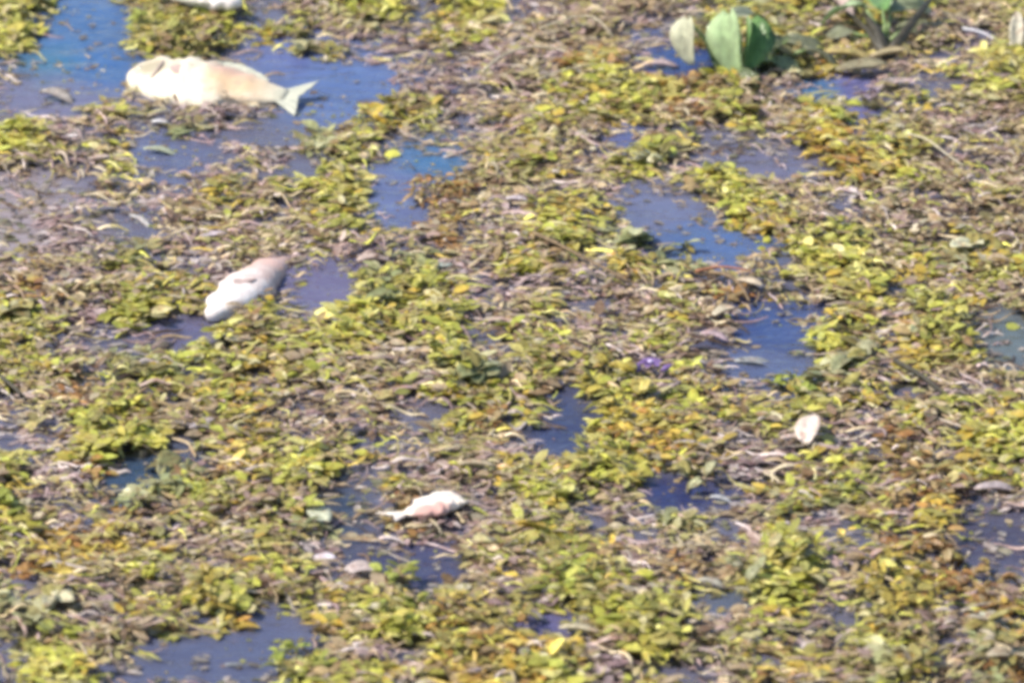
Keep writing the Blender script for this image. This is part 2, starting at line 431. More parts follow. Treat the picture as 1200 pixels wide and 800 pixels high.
# cluster centres: mostly in the near field, thinner outside
cx = rng.uniform(XA, XB, TOT_CL); cy = rng.uniform(YA, YB, TOT_CL)
px, py = to_map(cx, cy)
inside = (px > -90) & (px < 1290) & (py > -90) & (py < 890)
keep = inside | (rng.random(TOT_CL) < .33)
cx, cy = cx[keep], cy[keep]
h, c = fields(cx, cy)
dens = np.array([DENS[k] for k in CL])[c]
keep = rng.random(len(cx)) < dens / 1.3
cx, cy, h, c = cx[keep], cy[keep], h[keep], c[keep]
NC = len(cx)
LV, LF = leaf_template()
groups = {'water': [0, 1], 'brown': [2, 3, 9], 'olive': [4], 'bright': [5, 6], 'rusty': [7, 8]}
LAB = {
 'water': ('drowned_weed', 'dull weed leaves lying just under and on the open water'),
 'brown': ('dead_weed', 'tan and mauve brown dead weed leaves matted on the water'),
 'olive': ('olive_weed', 'small olive green weed leaves carpeting most of the pond'),
 'bright': ('bright_weed', 'fresh yellow green weed leaves in raised patches on the mat'),
 'rusty': ('rusty_weed', 'ochre and rust coloured dying weed leaves in patches'),
}
for gname, ids in groups.items():
    sel = np.isin(c, ids)
    X, Y, H, C = cx[sel], cy[sel], h[sel], c[sel]
    n = len(X)
    big = np.where(np.isin(C, [5, 6]), 1.0, np.where(np.isin(C, [4, 7]), .85, .72)) * np.clip(np.exp(rng.normal(0, .28, n)), .5, 1.5)
    nl = 4 + (rng.random(n) * 4).astype(int)
    rep = np.repeat(np.arange(n), nl)
    N = len(rep)
    k_in = np.concatenate([np.arange(q) for q in nl])
    yaw = rng.uniform(0, 6.28, n)[rep] + k_in * (6.283 / nl[rep]) + rng.normal(0, .35, N)
    comb = rng.random(N) < .45          # combed by the drift of the water
    yaw = np.where(comb, rng.normal(-.15, .4, N) + np.pi * (rng.random(N) < .5), yaw)
    length = .0195 * big[rep] * rng.uniform(.65, 1.25, N)
    width = length * rng.uniform(.34, .72, N)
    flat = np.isin(C, [0, 1, 2])[rep]
    pitch = np.where(flat, rng.normal(.05, .12, N), rng.normal(.10, .20, N))
    roll = np.where(flat, rng.normal(0, .15, N), rng.normal(0, .26, N))
    ctilt = rng.uniform(0, .006, n)[rep]
    z = H[rep] + np.where(flat, rng.uniform(-.002, .003, N), rng.uniform(0, .006, N)) + ctilt
    # weed in open water drifts just below or on the surface
    ww = C[rep] <= 1
    zw = np.where(rng.random(N) < np.where(C[rep] == 0, .10, .40), rng.uniform(.0008, .003, N), -rng.uniform(.002, .014, N))
    z = np.where(ww, zw, np.maximum(z, .0012))
    r0 = rng.uniform(.0, .006, N)
    ox = X[rep] + np.cos(yaw) * r0 + rng.normal(0, .003, N); oy = Y[rep] + np.sin(yaw) * r0 + rng.normal(0, .003, N)
    Mx = rot_np(yaw, np.where(ww, pitch * .2, pitch), np.where(ww, roll * .3, roll))
    P = LV[None] * np.stack([length, width, length], 1)[:, None, :]
    P[:, :, 2] *= rng.uniform(-.3, 1.4, N)[:, None]
    P = np.einsum('nij,nvj->nvi', Mx, P) + np.stack([ox, oy, z], 1)[:, None, :]
    colr = np.empty((n, 3))
    for ci in ids:
        pal = np.array(PAL[CL[ci]]); s = np.where(C == ci)[0]
        colr[s] = pal[rng.integers(0, len(pal), len(s))]
    lc = colr[rep].copy()
    # single odd leaves
    for ci in ids:
        pal = np.array(PAL[CL[ci]]); s = np.where((C[rep] == ci) & (rng.random(N) < .22))[0]
        lc[s] = pal[rng.integers(0, len(pal), len(s))]
    lc *= np.exp(rng.normal(0, .17, N))[:, None]
    s = rng.random(N) < .018
    lc[s] = np.array([.46, .42, .30]) * rng.uniform(.7, 1.15, s.sum())[:, None]
    vc = np.repeat(lc, len(LV), axis=0)
    V = P.reshape(-1, 3)
    F = (LF[None] + (np.arange(N) * len(LV))[:, None, None]).reshape(-1, 4)
    nm, lb = LAB[gname]
    tag(link(nm, mesh_np(nm, V, F, M_LEAF, vc)), lb, 'water weed', kind='stuff')

# ------------------------------------------------------------------ strands
def strands(name, label, classes, count, wid, length, zoff, palette):
    x = rng.uniform(XA, XB, count); y = rng.uniform(YA, YB, count)
    px, py = to_map(x, y)
    ok = ((px > -90) & (px < 1290) & (py > -90) & (py < 890)) | (rng.random(count) < .3)
    _, cc = fields(x, y)
    ok &= rng.random(count) < np.array([classes.get(k, 0) for k in CL])[cc]
    x, y = x[ok], y[ok]; N = len(x); S = 8
    # local drift direction: weed combed by the water, roughly along X
    ang = (fbm(x, y, 4, 90, 2) - .62) * 2.2 + rng.normal(0, .32, N)
    ln = np.minimum(length * np.exp(rng.normal(0, .45, N)), length * 1.7); curl = rng.normal(0, .9, N); curl2 = rng.normal(0, .5, N)
    wd = wid * rng.uniform(.6, 1.5, N)
    P = np.zeros((N, S + 1, 3)); A = np.zeros((N, S + 1))
    P[:, 0, 0] = x; P[:, 0, 1] = y
    a = ang.copy()
    for i in range(1, S + 1):
        a = a + (curl + curl2 * math.sin(i * 1.7)) / S
        P[:, i, 0] = P[:, i - 1, 0] + np.cos(a) * ln / S
        P[:, i, 1] = P[:, i - 1, 1] + np.sin(a) * ln / S
        A[:, i] = a
    A[:, 0] = ang
    hh = fields(P[:, :, 0].ravel(), P[:, :, 1].ravel())[0].reshape(N, S + 1)
    ph = rng.uniform(0, 6.28, N)[:, None]; am = rng.uniform(.0005, .005, N)[:, None]
    z = np.maximum(hh, -.003) + zoff + am * np.sin(ph + np.arange(S + 1)[None] * .9) + rng.uniform(0, .006, N)[:, None]
    z = np.maximum(z, -.012)
    P[:, :, 2] = z
    taper = (np.sin(np.linspace(.25, math.pi - .15, S + 1)) ** .6)[None] * wd[:, None]
    nxv = -np.sin(A); nyv = np.cos(A)
    V = np.zeros((N, S + 1, 3, 3))
    for k, (s, dz) in enumerate(((-1, -.4), (0, .35), (1, -.4))):
        V[:, :, k, 0] = P[:, :, 0] + nxv * taper * s * .5
        V[:, :, k, 1] = P[:, :, 1] + nyv * taper * s * .5
        V[:, :, k, 2] = P[:, :, 2] + taper * dz
    base = []
    for i in range(S):
        q = i * 3
        base += [[q, q + 3, q + 4, q + 1], [q + 1, q + 4, q + 5, q + 2]]
    base = np.array(base)
    F = (base[None] + (np.arange(N) * (S + 1) * 3)[:, None, None]).reshape(-1, 4)
    pal = np.array(palette)
    cr = pal[rng.integers(0, len(pal), N)] * np.exp(rng.normal(0, .25, N))[:, None]
    vc = np.repeat(cr, (S + 1) * 3, axis=0)
    tag(link(name, mesh_np(name, V.reshape(-1, 3), F, M_STRAND, vc)), label, 'weed stems', kind='stuff')

strands('tangled_stems', 'thin tan and grey brown weed stems tangled over the mat', dict(p=.9, b=1, g=.35, w=.30, y=.4, o=.6, l=.4, G=.12, d=.5, W=.01),
        70000, .0034, .040, .004,
        PAL['p'] + PAL['b'] + [(.38, .33, .27), (.10, .07, .05), (.07, .05, .04)])
strands('green_stems', 'thin olive weed stems threading between the floating leaves', dict(g=.8, G=.9, y=.6, l=.8, o=.3, b=.25),
        44000, .0030, .034, .005, PAL['g'] + PAL['G'] + [(.12, .08, .03)])

# ------------------------------------------------------------------ specks of duckweed and scum
NS = 48000
x = rng.uniform(XA, XB, NS); y = rng.uniform(YA, YB, NS)
hs, cs = fields(x, y)
ok = (hs < .004) & (rng.random(NS) < np.where(fbm(x, y, 12, 61) > .5, .9, .12))
x, y, cs = x[ok], y[ok], cs[ok]; N = len(x)
sz = .0032 * np.exp(rng.normal(0, .45, N)); yw = rng.uniform(0, 6.28, N)
hexa = np.array([[math.cos(a_) * (1 + .25 * math.sin(a_ * 3)), math.sin(a_) * .75] for a_ in np.arange(8) * math.pi / 4])
P = np.zeros((N, 9, 3))
ca, sa = np.cos(yw)[:, None], np.sin(yw)[:, None]
P[:, :8, 0] = x[:, None] + sz[:, None] * (hexa[None, :, 0] * ca - hexa[None, :, 1] * sa)
P[:, :8, 1] = y[:, None] + sz[:, None] * (hexa[None, :, 0] * sa + hexa[None, :, 1] * ca)
P[:, :8, 2] = .0006 + rng.uniform(0, .0006, (N, 8))
P[:, 8] = np.stack([x, y, np.full(N, .0016)], 1)
Fs = np.array([[0, 1, 2, 8], [2, 3, 4, 8], [4, 5, 6, 8], [6, 7, 0, 8]])
F = (Fs[None] + (np.arange(N) * 9)[:, None, None]).reshape(-1, 4)
pal = np.array(PAL['g'] + PAL['b'] + [(.55, .52, .42), (.60, .58, .50)])
vc = np.repeat(pal[rng.integers(0, len(pal), N)] * rng.uniform(.6, 1.1, N)[:, None], 9, axis=0)
tag(link('duckweed', mesh_np('duckweed', P.reshape(-1, 3), F, M_LEAF, vc)), 'tiny duckweed specks and scum floating on the open water', 'duckweed', kind='stuff')

# ------------------------------------------------------------------ part meshes for single clumps
def fine_leaf(name, rows, wide, cup, bend, notch=0.0, power=.7, wave=.0, thick=.02):
    """unit leaf along +X with 5 verts per row, midrib crease, real thickness"""
    V = []; F = []
    def ring(sign):
        o = len(V)
        for i in range(rows + 1):
            t = i / rows
            hw = .5 * wide * max(.03, math.sin(math.pi * (.04 + .94 * t)) ** power)
            for k, s in enumerate((-1, -.5, 0, .5, 1)):
                z = -bend * t * t + cup * (s * s) * hw + wave * math.sin(t * 9 + s * 2) * abs(s) * .5 + (.012 if k == 2 else 0)
                back = notch * abs(s) * (1 - t) ** 2
                V.append((t - back, s * hw, z + sign * thick * .5))
        return o
    a = ring(1); b_ = ring(-1)
    w_ = 5
    for i in range(rows):
        for k in range(4):
            q = a + i * w_ + k
            F.append((q, q + w_, q + w_ + 1, q + 1))
            q = b_ + i * w_ + k
            F.append((q, q + 1, q + w_ + 1, q + w_))
    for i in range(rows):
        for k in (0, 4):
            q, p = a + i * w_ + k, b_ + i * w_ + k
            F.append((q, p, p + w_, q + w_) if k == 0 else (q, q + w_, p + w_, p))
    for k in range(4):
        q, p = a + k, b_ + k
        F.append((q, q + 1, p + 1, p))
        q, p = a + rows * w_ + k, b_ + rows * w_ + k
        F.append((q, p, p + 1, q + 1))
    me = bpy.data.meshes.new(name)
    me.from_pydata(V, [], F)
    for p in me.polygons: p.use_smooth = True
    me.materials.append(M_PART)
    return me

LEAVES = {
 'oval': [fine_leaf('oval_leaf', 6, .62, .35, b_, wave=w_) for b_, w_ in ((.15, .02), (.35, .04), (-.1, .03))],
 'round': [fine_leaf('round_leaf', 6, .95, .30, b_, notch=.18, power=.55, wave=w_) for b_, w_ in ((.1, .03), (.3, .05))],
 'lance': [fine_leaf('lance_leaf', 6, .32, .5, b_, power=.9, wave=w_) for b_, w_ in ((.3, .02), (.6, .03))],
 'spade': [fine_leaf('spade_leaf', 8, .70, .45, b_, notch=.12, power=.62, wave=.03) for b_ in (.2, .4)],
}

def tube_mesh(name, pts, rad, mat, seg=6):
    pts = [Vector(p) for p in pts]; V = []; F = []
    for i, p in enumerate(pts):
        d = (pts[min(i + 1, len(pts) - 1)] - pts[max(i - 1, 0)]).normalized()
        a = d.cross(Vector((0, 0, 1)))
        if a.length < .1: a = Vector((1, 0, 0))
        a.normalize(); b_ = d.cross(a)
        r = rad[i] if hasattr(rad, '__len__') else rad
        for k in range(seg):
            t = 2 * math.pi * k / seg
            V.append(p + (a * math.cos(t) + b_ * math.sin(t)) * r)
    for i in range(len(pts) - 1):
        for k in range(seg):
            F.append((i * seg + k, i * seg + (k + 1) % seg, (i + 1) * seg + (k + 1) % seg, (i + 1) * seg + k))
    F.append(tuple(range(seg))[::-1]); F.append(tuple((len(pts) - 1) * seg + k for k in range(seg)))
    me = bpy.data.meshes.new(name); me.from_pydata([v[:] for v in V], [], F)
    for p in me.polygons: p.use_smooth = True
    me.materials.append(mat)
    return me

def empty(name, loc, rz=0):
    o = bpy.data.objects.new(name, None); col.objects.link(o)
    o.empty_display_size = .02
    o.location = loc; o.rotation_euler = (0, 0, rz)
    return o

def ground(px, py):
    p = at(px, py)
    hgt = float(height(np.array([p.x]), np.array([p.y]))[0])
    return p, max(hgt, 0.0)

BR = PAL['G'] + [(.46, .48, .06), (.52, .52, .10)]
PALX = dict(bright=BR, lime=[(.34, .41, .05), (.43, .48, .09), (.29, .33, .05)], gold=[(.56, .46, .07), (.46, .36, .06), (.60, .52, .13)],
            sage=[(.42, .40, .20), (.36, .36, .15), (.50, .48, .28), (.38, .33, .15)], olive=PAL['g'], rust=PAL['o'] + [(.36, .20, .08)], ochre=PAL['y'],
            pale=[(.50, .50, .30), (.42, .45, .24), (.58, .56, .38)], mint=[(.46, .50, .27), (.54, .57, .34), (.36, .40, .18)],
            cream=[(.62, .56, .44), (.55, .48, .36)])

def clump(px, py, rpx, n, pal, label, kind='oval', size=.021, aspect=1.6, lift=.012, tilt=.4, name='weed_clump', cat='weed clump', group=None, hollow=0):
    """a floating clump: leaves in small whorls over an ellipse rpx wide (map units), aspect = depth/width on the water"""
    p, hg = ground(px, py)
    t = empty(name, (p.x, p.y, hg + .002), random.uniform(0, 6.28) * 0)
    tag(t, label, cat, group)
    sc_ = (at(px + 1, py) - at(px, py)).length
    rad = rpx * sc_
    aspect *= 1.3
    sites = []
    for i in range(max(1, n // 6)):
        for _ in range(40):
            r = math.sqrt(random.uniform(hollow, 1)); a = random.uniform(0, 6.28)
            q = Vector((math.cos(a) * r * rad, math.sin(a) * r * rad * aspect, 0))
            if all((q - s).length > size * .8 for s in sites): break
        sites.append(q)
    stem_pts = sorted(sites, key=lambda s: s.x)
    if len(stem_pts) > 1:
        pts = []
        for s in stem_pts:
            pts.append(Vector((s.x, s.y, .002)))
        link('stem', tube_mesh('stem', pts, .0013, M_STEM), t)
    k = 0
    for i in range(n):
        s = sites[i % len(sites)]
        u = (s.length / max(rad * aspect, 1e-4))
        dome = .6 * lift * max(0, 1 - u * u)
        yaw = i // len(sites) * 2.4 + random.uniform(-.5, .5) + i
        o = link('leaf', random.choice(LEAVES[kind]), t)
        L_ = size * .82 * random.uniform(.6, 1.25)
        lvl = (i // len(sites)) / max(1, n // len(sites))
        o.location = (s.x + math.cos(yaw) * .002, s.y + math.sin(yaw) * .002, .004 + dome + lvl * .005)
        o.rotation_euler = Euler((random.gauss(0, .25), -(tilt * (.15 + .6 * lvl) + random.gauss(0, .18)), yaw), 'XYZ')
        o.scale = (L_, L_ * random.uniform(.6, 1), L_)
        c_ = mute(random.choice(PALX[pal] + PAL['g'][:1]), .15); f = math.exp(random.gauss(0, .20))
        o.color = (min(c_[0] * f, .75), min(c_[1] * f, .75), min(c_[2] * f, .6), 1)
    return t

M_STEM = noise_mat('clump stem', (.14, .13, .04), (.28, .22, .09), 200, .5)

C_ = clump
C_(212, 60, 46, 90, 'olive', 'large olive green weed clump behind the biggest pale fish', size=.026, aspect=.8, lift=.022, tilt=.4)
C_(168, 42, 16, 18, 'lime', 'lime weed tuft at the left end of the big clump beside blue water', size=.026, lift=.02)
C_(22, 18, 34, 42, 'bright', 'light green weed clump in the top left corner beside blue water', size=.027, lift=.02)
C_(28, 160, 32, 30, 'bright', 'flat yellow green weed strip at the left edge below the murky water', aspect=.7, size=.022)
C_(762, 200, 26, 26, 'pale', 'very bright lemon green tuft on the near edge of a small blue gap', 'round', .022, .9, .018)
C_(842, 216, 20, 18, 'bright', 'small yellow green tuft right of the lemon tuft by grey water', 'round', .024, 1.0, .012)
C_(985, 142, 15, 12, 'lime', 'small lime leaf tuft left of the violet water channel', 'oval', .027, 1.0, .01)
C_(1186, 92, 20, 20, 'gold', 'yellow tuft at the right edge below the white upright leaf', 'oval', .025, 1.2, .02)
C_(765, 117, 55, 46, 'bright', 'long low band of yellow green weed below the hyacinth pool', 'lance', .034, .5, .008, .3)
C_(722, 470, 36, 60, 'gold', 'round ring shaped yellow clump with a hollow middle', 'round', .021, 1.6, .014, .6, hollow=.5)
C_(517, 440, 26, 60, 'bright', 'tall narrow bright yellow green clump right of the olive hump', 'oval', .022, 3.0, .022)
C_(455, 362, 60, 110, 'bright', 'widest yellow green clump in the middle left of the mat', 'oval', .024, 1.5, .026)
C_(1090, 383, 34, 56, 'bright', 'bright yellow green clump above the pinkish tangle on the right', 'oval', .026, 1.9, .022)
C_(955, 292, 52, 60, 'bright', 'yellow green clump just right of the end of the long blue pool', 'oval', .023, 1.2, .018)
C_(143, 508, 44, 56, 'bright', 'yellow green clump above the dark blue slit of water on the left', 'oval', .022, 1.3, .018)
C_(708, 545, 34, 44, 'bright', 'yellow green clump left of the darkest blue gap', 'oval', .023, 1.5, .018)
C_(816, 568, 24, 24, 'pale', 'pale lemon tuft rising out of the darkest blue gap', 'oval', .026, 1.2, .02, .8)
C_(662, 690, 32, 54, 'lime', 'lime green clump above the violet puddle near the bottom', 'oval', .024, 1.0, .014)
C_(776, 742, 36, 70, 'bright', 'brightest broad leaved clump at the bottom beside dark gaps', 'oval', .028, 1.3, .018)
C_(880, 690, 18, 26, 'pale', 'upright pale yellow tuft beside a small grey puddle', 'oval', .029, 2.0, .024, .9)
C_(925, 672, 32, 70, 'bright', 'vivid green yellow clump right of the upright pale tuft', 'oval', .027, 1.8, .024)
C_(1055, 692, 42, 90, 'gold', 'golden yellow clump left of the rusty weed on the right', 'oval', .024, 1.8, .018)
C_(255, 707, 32, 40, 'gold', 'golden yellow clump just above the big bottom pool', 'oval', .023, 1.1, .016)
C_(468, 702, 36, 44, 'lime', 'fresh lime clump under the small grey puddle', 'oval', .023, 1.4, .018)
C_(350, 566, 42, 40, 'bright', 'thin yellow row of weed above the dark slit of water at lower left', 'lance', .030, .7, .01, .35)
C_(1128, 297, 24, 8, 'pale', 'pale dome shaped clump of broad leaves on the upper right', 'round', .045, .7, .014, .3)
C_(405, 212, 36, 46, 'bright', 'green tongue of weed reaching into the blue water', 'oval', .024, 1.0, .014)
C_(480, 132, 36, 36, 'olive', 'olive tuft on the far side of the blue water', 'oval', .024, .9, .012)
C_(738, 282, 13, 8, 'mint', 'minty pale leaf tuft at the left end of the long blue pool', 'round', .036, 1.4, .014, .7)
C_(438, 12, 32, 22, 'pale', 'pale cream and green leaves at the top edge left of centre', 'round', .026, .9, .012)
C_(365, 58, 22, 8, 'sage', 'pale sage floating leaves off the right end of the top fish', 'round', .042, .6, .004, .15)
C_(345, 40, 36, 26, 'olive', 'thin olive strip floating above the sage leaves', 'lance', .034, .5, .004, .2)
C_(352, 785, 32, 40, 'lime', 'lime clump right of the big pool at the bottom edge', 'oval', .024, 1.2, .02)
C_(520, 235, 36, 80, 'rust', 'rust orange clump of dying weed below the blue channel', 'lance', .024, 1.6, .014, .4)
C_(1085, 563, 40, 60, 'rust', 'rust coloured clump with looping stems on the right', 'lance', .028, 1.6, .012, .4)
C_(570, 745, 60, 120, 'ochre', 'broad ochre orange clump at the bottom centre', 'oval', .020, 1.5, .016, .4)
C_(1140, 690, 36, 60, 'rust', 'reddish brown clump right of the golden clump', 'oval', .022, 1.6, .012, .4)
C_(830, 110, 26, 26, 'rust', 'small orange brown tuft right of the long yellow green band', 'oval', .023, .9, .01, .4)
C_(200, 560, 26, 12, 'sage', 'pale sage leaves on the right side of the blue slit', 'round', .034, .6, .006, .2)
C_(240, 90, 1, 0, 'olive', '') if False else None
C_(1000, 425, 40, 12, 'pale', 'cluster of pale flat floating leaves right of the rippled pool', 'round', .045, .8, .006, .2)
C_(930, 463, 28, 20, 'lime', 'lime leaf tuft on the near bank of the rippled pool', 'oval', .030, 1.0, .01, .3)
C_(560, 440, 22, 9, 'mint', 'grey mint broad leaves right of the tall narrow clump', 'round', .040, 1.8, .008, .3)
C_(800, 300, 30, 12, 'mint', 'row of mint leaves on the near edge of the long blue pool', 'oval', .030, .5, .006, .3)
C_(25, 378, 26, 12, 'sage', 'pale sage leaves at the left edge below the pink tangle', 'round', .034, 1.0, .008, .3)
C_(8, 605, 14, 24, 'lime', 'lime tuft at the left edge level with the bottom pool weed', 'oval', .027, 2.2, .018)
C_(50, 720, 20, 10, 'pale', 'few pale broad leaves above the violet puddle at lower left', 'round', .038, 1.2, .01, .4)
C_(1160, 770, 34, 22, 'cream', 'bleached cream leaves in the bottom right corner', 'oval', .038, 1.5, .014, .5)
C_(1075, 770, 34, 40, 'olive', 'olive green clump at the bottom edge left of the cream leaves', 'oval', .022, 1.4, .012)

# ------------------------------------------------------------------ water hyacinths
def vein_mat(name):
    m, n, b = new_mat(name); L = n.links.new
    oi = n.nodes.new('ShaderNodeObjectInfo'); tc = n.nodes.new('ShaderNodeTexCoord')
    wv = n.nodes.new('ShaderNodeTexWave'); wv.bands_direction = 'Y'; wv.inputs['Scale'].default_value = 7; wv.inputs['Distortion'].default_value = 1.5
    L(tc.outputs['Object'], wv.inputs['Vector'])
    nz = n.nodes.new('ShaderNodeTexNoise'); nz.inputs['Scale'].default_value = 4; nz.inputs['Detail'].default_value = 5
    L(tc.outputs['Object'], nz.inputs['Vector'])
    mr = n.nodes.new('ShaderNodeMapRange'); mr.inputs['To Min'].default_value = .82; mr.inputs['To Max'].default_value = 1.12; L(wv.outputs['Fac'], mr.inputs['Value'])
    m2 = n.nodes.new('ShaderNodeMapRange'); m2.inputs['From Min'].default_value = .35; m2.inputs['From Max'].default_value = .65
    m2.inputs['To Min'].default_value = .7; m2.inputs['To Max'].default_value = 1.2; L(nz.outputs['Fac'], m2.inputs['Value'])
    mm = n.nodes.new('ShaderNodeMath'); mm.operation = 'MULTIPLY'; L(mr.outputs[0], mm.inputs[0]); L(m2.outputs[0], mm.inputs[1])
    vs = n.nodes.new('ShaderNodeVectorMath'); vs.operation = 'SCALE'; L(oi.outputs['Color'], vs.inputs[0]); L(mm.outputs[0], vs.inputs['Scale'])
    L(vs.outputs[0], b.inputs['Base Color']); b.inputs['Roughness'].default_value = .28
    bp = n.nodes.new('ShaderNodeBump'); bp.inputs['Strength'].default_value = .5; bp.inputs['Distance'].default_value = .02
    L(wv.outputs['Fac'], bp.inputs['Height']); L(bp.outputs[0], b.inputs['Normal'])
    tr = n.nodes.new('ShaderNodeBsdfTranslucent'); L(vs.outputs[0], tr.inputs['Color'])
    ms = n.nodes.new('ShaderNodeMixShader'); ms.inputs[0].default_value = .25
    L(b.outputs[0], ms.inputs[1]); L(tr.outputs[0], ms.inputs[2]); L(ms.outputs[0], n.nodes['Material Output'].inputs[0])
    return m
M_HYA = vein_mat('hyacinth leaf')
M_HSTEM = noise_mat('hyacinth stalk', (.16, .26, .08), (.30, .40, .16), 60, .35)
M_DARK = noise_mat('rotten stalk', (.025, .022, .012), (.06, .05, .03), 80, .5)
def hleaf(name, wide, cup, bend, wave, power=.55):
    me = fine_leaf(name, 10, wide, cup, bend, notch=.10, power=power, wave=wave, thick=.008)
    me.materials.clear(); me.materials.append(M_HYA)
    return me
HL = {'fold': hleaf('hyacinth_leaf', .85, 1.1, .30, .06), 'wide': hleaf('hyacinth_leaf', .95, .5, .45, .07), 'flat': hleaf('hyacinth_leaf', .70, .35, .5, .08, .7)}
def leaf_at(parent, kind, base, length, yaw, pitch, roll, color, wide=1.0):
    o = link('leaf', HL[kind], parent)
    o.location = base; o.rotation_euler = Euler((roll, -pitch, yaw), 'XYZ'); o.scale = (length, length * wide, length)
    o.color = (*color, 1)
    return o
def stalk(parent, a, b_, r=.004, mat=None, sag=.008):
    a, b_ = Vector(a), Vector(b_); mid = (a + b_) / 2 + Vector((.004, 0, sag))
    link('stalk', tube_mesh('stalk', [a, a.lerp(mid, .5), mid, mid.lerp(b_, .5), b_], [r * 1.5, r * 1.4, r, r * .8, r * .6], mat or M_HSTEM), parent)
LG, MG, PG, DG, MU = (.56, .72, .40), (.24, .44, .15), (.76, .76, .56), (.10, .20, .07), (.30, .32, .20)
p, hg = ground(857, 84)
t = tag(empty('water_hyacinth', (p.x, p.y, 0)), 'broad pale green water hyacinth leaves drooping behind the small dark blue pool', 'water plant')
for kind, off, ln, yaw, pit, rol, cc, wf in [
    ('wide', (-.070, .020, .080), .066, R(255), R(-50), .45, PG, .75),
    ('wide', (-.004, .010, .092), .092, R(262), R(-48), .55, LG, .72),
    ('fold', (.026, .016, .078), .078, R(278), R(-46), -.55, MG, .80),
    ('flat', (.008, .060, .075), .080, R(40), R(-4), .1, (.38, .42, .28), .9),
    ('flat', (.055, .045, .032), .080, R(8), R(-4), .3, (.26, .30, .16), .8),
    ('flat', (.095, .070, .030), .070, R(-20), R(-6), .2, MU, .9),
    ('flat', (.070, .000, .020), .055, R(320), R(-6), .3, (.32, .37, .18), .8),
    ('flat', (.120, .020, .030), .070, R(350), R(-10), -.2, (.34, .34, .20), .8),
    ('flat', (.012, -.040, .018), .060, R(300), R(-5), .1, (.24, .30, .14), .7)]:
    leaf_at(t, kind, off, ln, yaw, pit, rol, cc, wf)
    stalk(t, (off[0] * .4 + .01, .03, -.01), off)
p, hg = ground(1036, 60)
t = tag(empty('water_hyacinth', (p.x, p.y, 0)), 'half rotten hyacinth with dark v shaped stalks at the top edge', 'water plant')
for kind, off, ln, yaw, pit, rol, cc, wf in [
    ('flat', (-.03, .08, .050), .075, R(160), R(-5), .2, LG, .9),
    ('wide', (.000, .06, .050), .060, R(95), R(20), -.1, MG, .8),
    ('flat', (.030, .035, .022), .110, R(30), R(-4), .4, (.40, .42, .24), .55),
    ('flat', (.015, .090, .040), .100, R(24), R(4), .5, (.46, .52, .32), .5),
    ('flat', (-.050, .030, .020), .070, R(170), R(-6), -.2, MU, .7)]:
    leaf_at(t, kind, off, ln, yaw, pit, rol, cc, wf)
    stalk(t, (0, .03, -.01), off, .0035)
stalk(t, (0, -.05, .004), (.085, .12, .050), .0075, M_DARK)
stalk(t, (0, -.05, .004), (-.030, .07, .040), .0085, M_DARK)
stalk(t, (0, -.055, .006), (-.055, .10, .030), .006, M_DARK)

# ------------------------------------------------------------------ dead fish
def loft(name, stations, mat, seg=20, jitter=.0):
    """stations: (x, centre y, centre z, half y, half z)"""
    V = []; F = []
    for i, (x, y0, z0, hy, hz_) in enumerate(stations):
        for k in range(seg):
            a = 2 * math.pi * k / seg
            e = .88
            cy_ = math.copysign(abs(math.cos(a)) ** e, math.cos(a)); cz_ = math.copysign(abs(math.sin(a)) ** e, math.sin(a))
            j = 1 + jitter * (vnoise(np.array([x * 1.0 + cy_ * .02]), np.array([cz_ * .03 + i * .01]), 60, 5)[0] - .5)
            V.append((x, y0 + cy_ * hy * j, z0 + cz_ * hz_ * j))
    n = len(stations)
    for i in range(n - 1):
        for k in range(seg):
            F.append((i * seg + k, i * seg + (k + 1) % seg, (i + 1) * seg + (k + 1) % seg, (i + 1) * seg + k))
    F.append(tuple(range(seg))[::-1]); F.append(tuple((n - 1) * seg + k for k in range(seg)))
    me = bpy.data.meshes.new(name); me.from_pydata(V, [], F)
    for p in me.polygons: p.use_smooth = True
    me.materials.append(mat)
    return me

def interp(keys, t):
    ks = [k[0] for k in keys]
    return [float(np.interp(t, ks, [k[j] for k in keys])) for j in range(1, len(keys[0]))]

def smooth_stations(keys, L_, n=30):
    ts = np.linspace(0, 1, n)
    arr = np.array([interp(keys, t) for t in ts])
    for _ in range(2):
        arr[1:-1] = (arr[:-2] + 2 * arr[1:-1] + arr[2:]) / 4
    return [(t * L_, *(row * L_)) for t, row in zip(ts, arr)]

def fin_mesh(name, outline, mat, thick=.0015, ripple=.002):
    """ray fin: outline = list of (base point, tip point); fan of rays with thickness"""
    V = []; F = []; R_ = 5
    n = len(outline)
    for sgn in (1, -1):
        for i, (a, b_) in enumerate(outline):
            a = Vector(a); b_ = Vector(b_)
            for k in range(R_):
                p = a.lerp(b_, k / (R_ - 1))
                V.append((p.x, p.y, p.z + sgn * thick * .5 + ripple * (i % 2) * k / R_))
    o = n * R_
    for i in range(n - 1):
        for k in range(R_ - 1):
            q = i * R_ + k
            F.append((q, q + R_, q + R_ + 1, q + 1)); q += o
            F.append((q, q + 1, q + R_ + 1, q + R_))
        q = i * R_ + R_ - 1
        F.append((q, q + R_, q + R_ + o, q + o))
    for k in range(R_ - 1):
        F.append((k, k + 1, k + 1 + o, k + o)); q = (n - 1) * R_ + k
        F.append((q, q + o, q + 1 + o, q + 1))
    me = bpy.data.meshes.new(name); me.from_pydata(V, [], F)
    me.materials.append(mat)
    return me

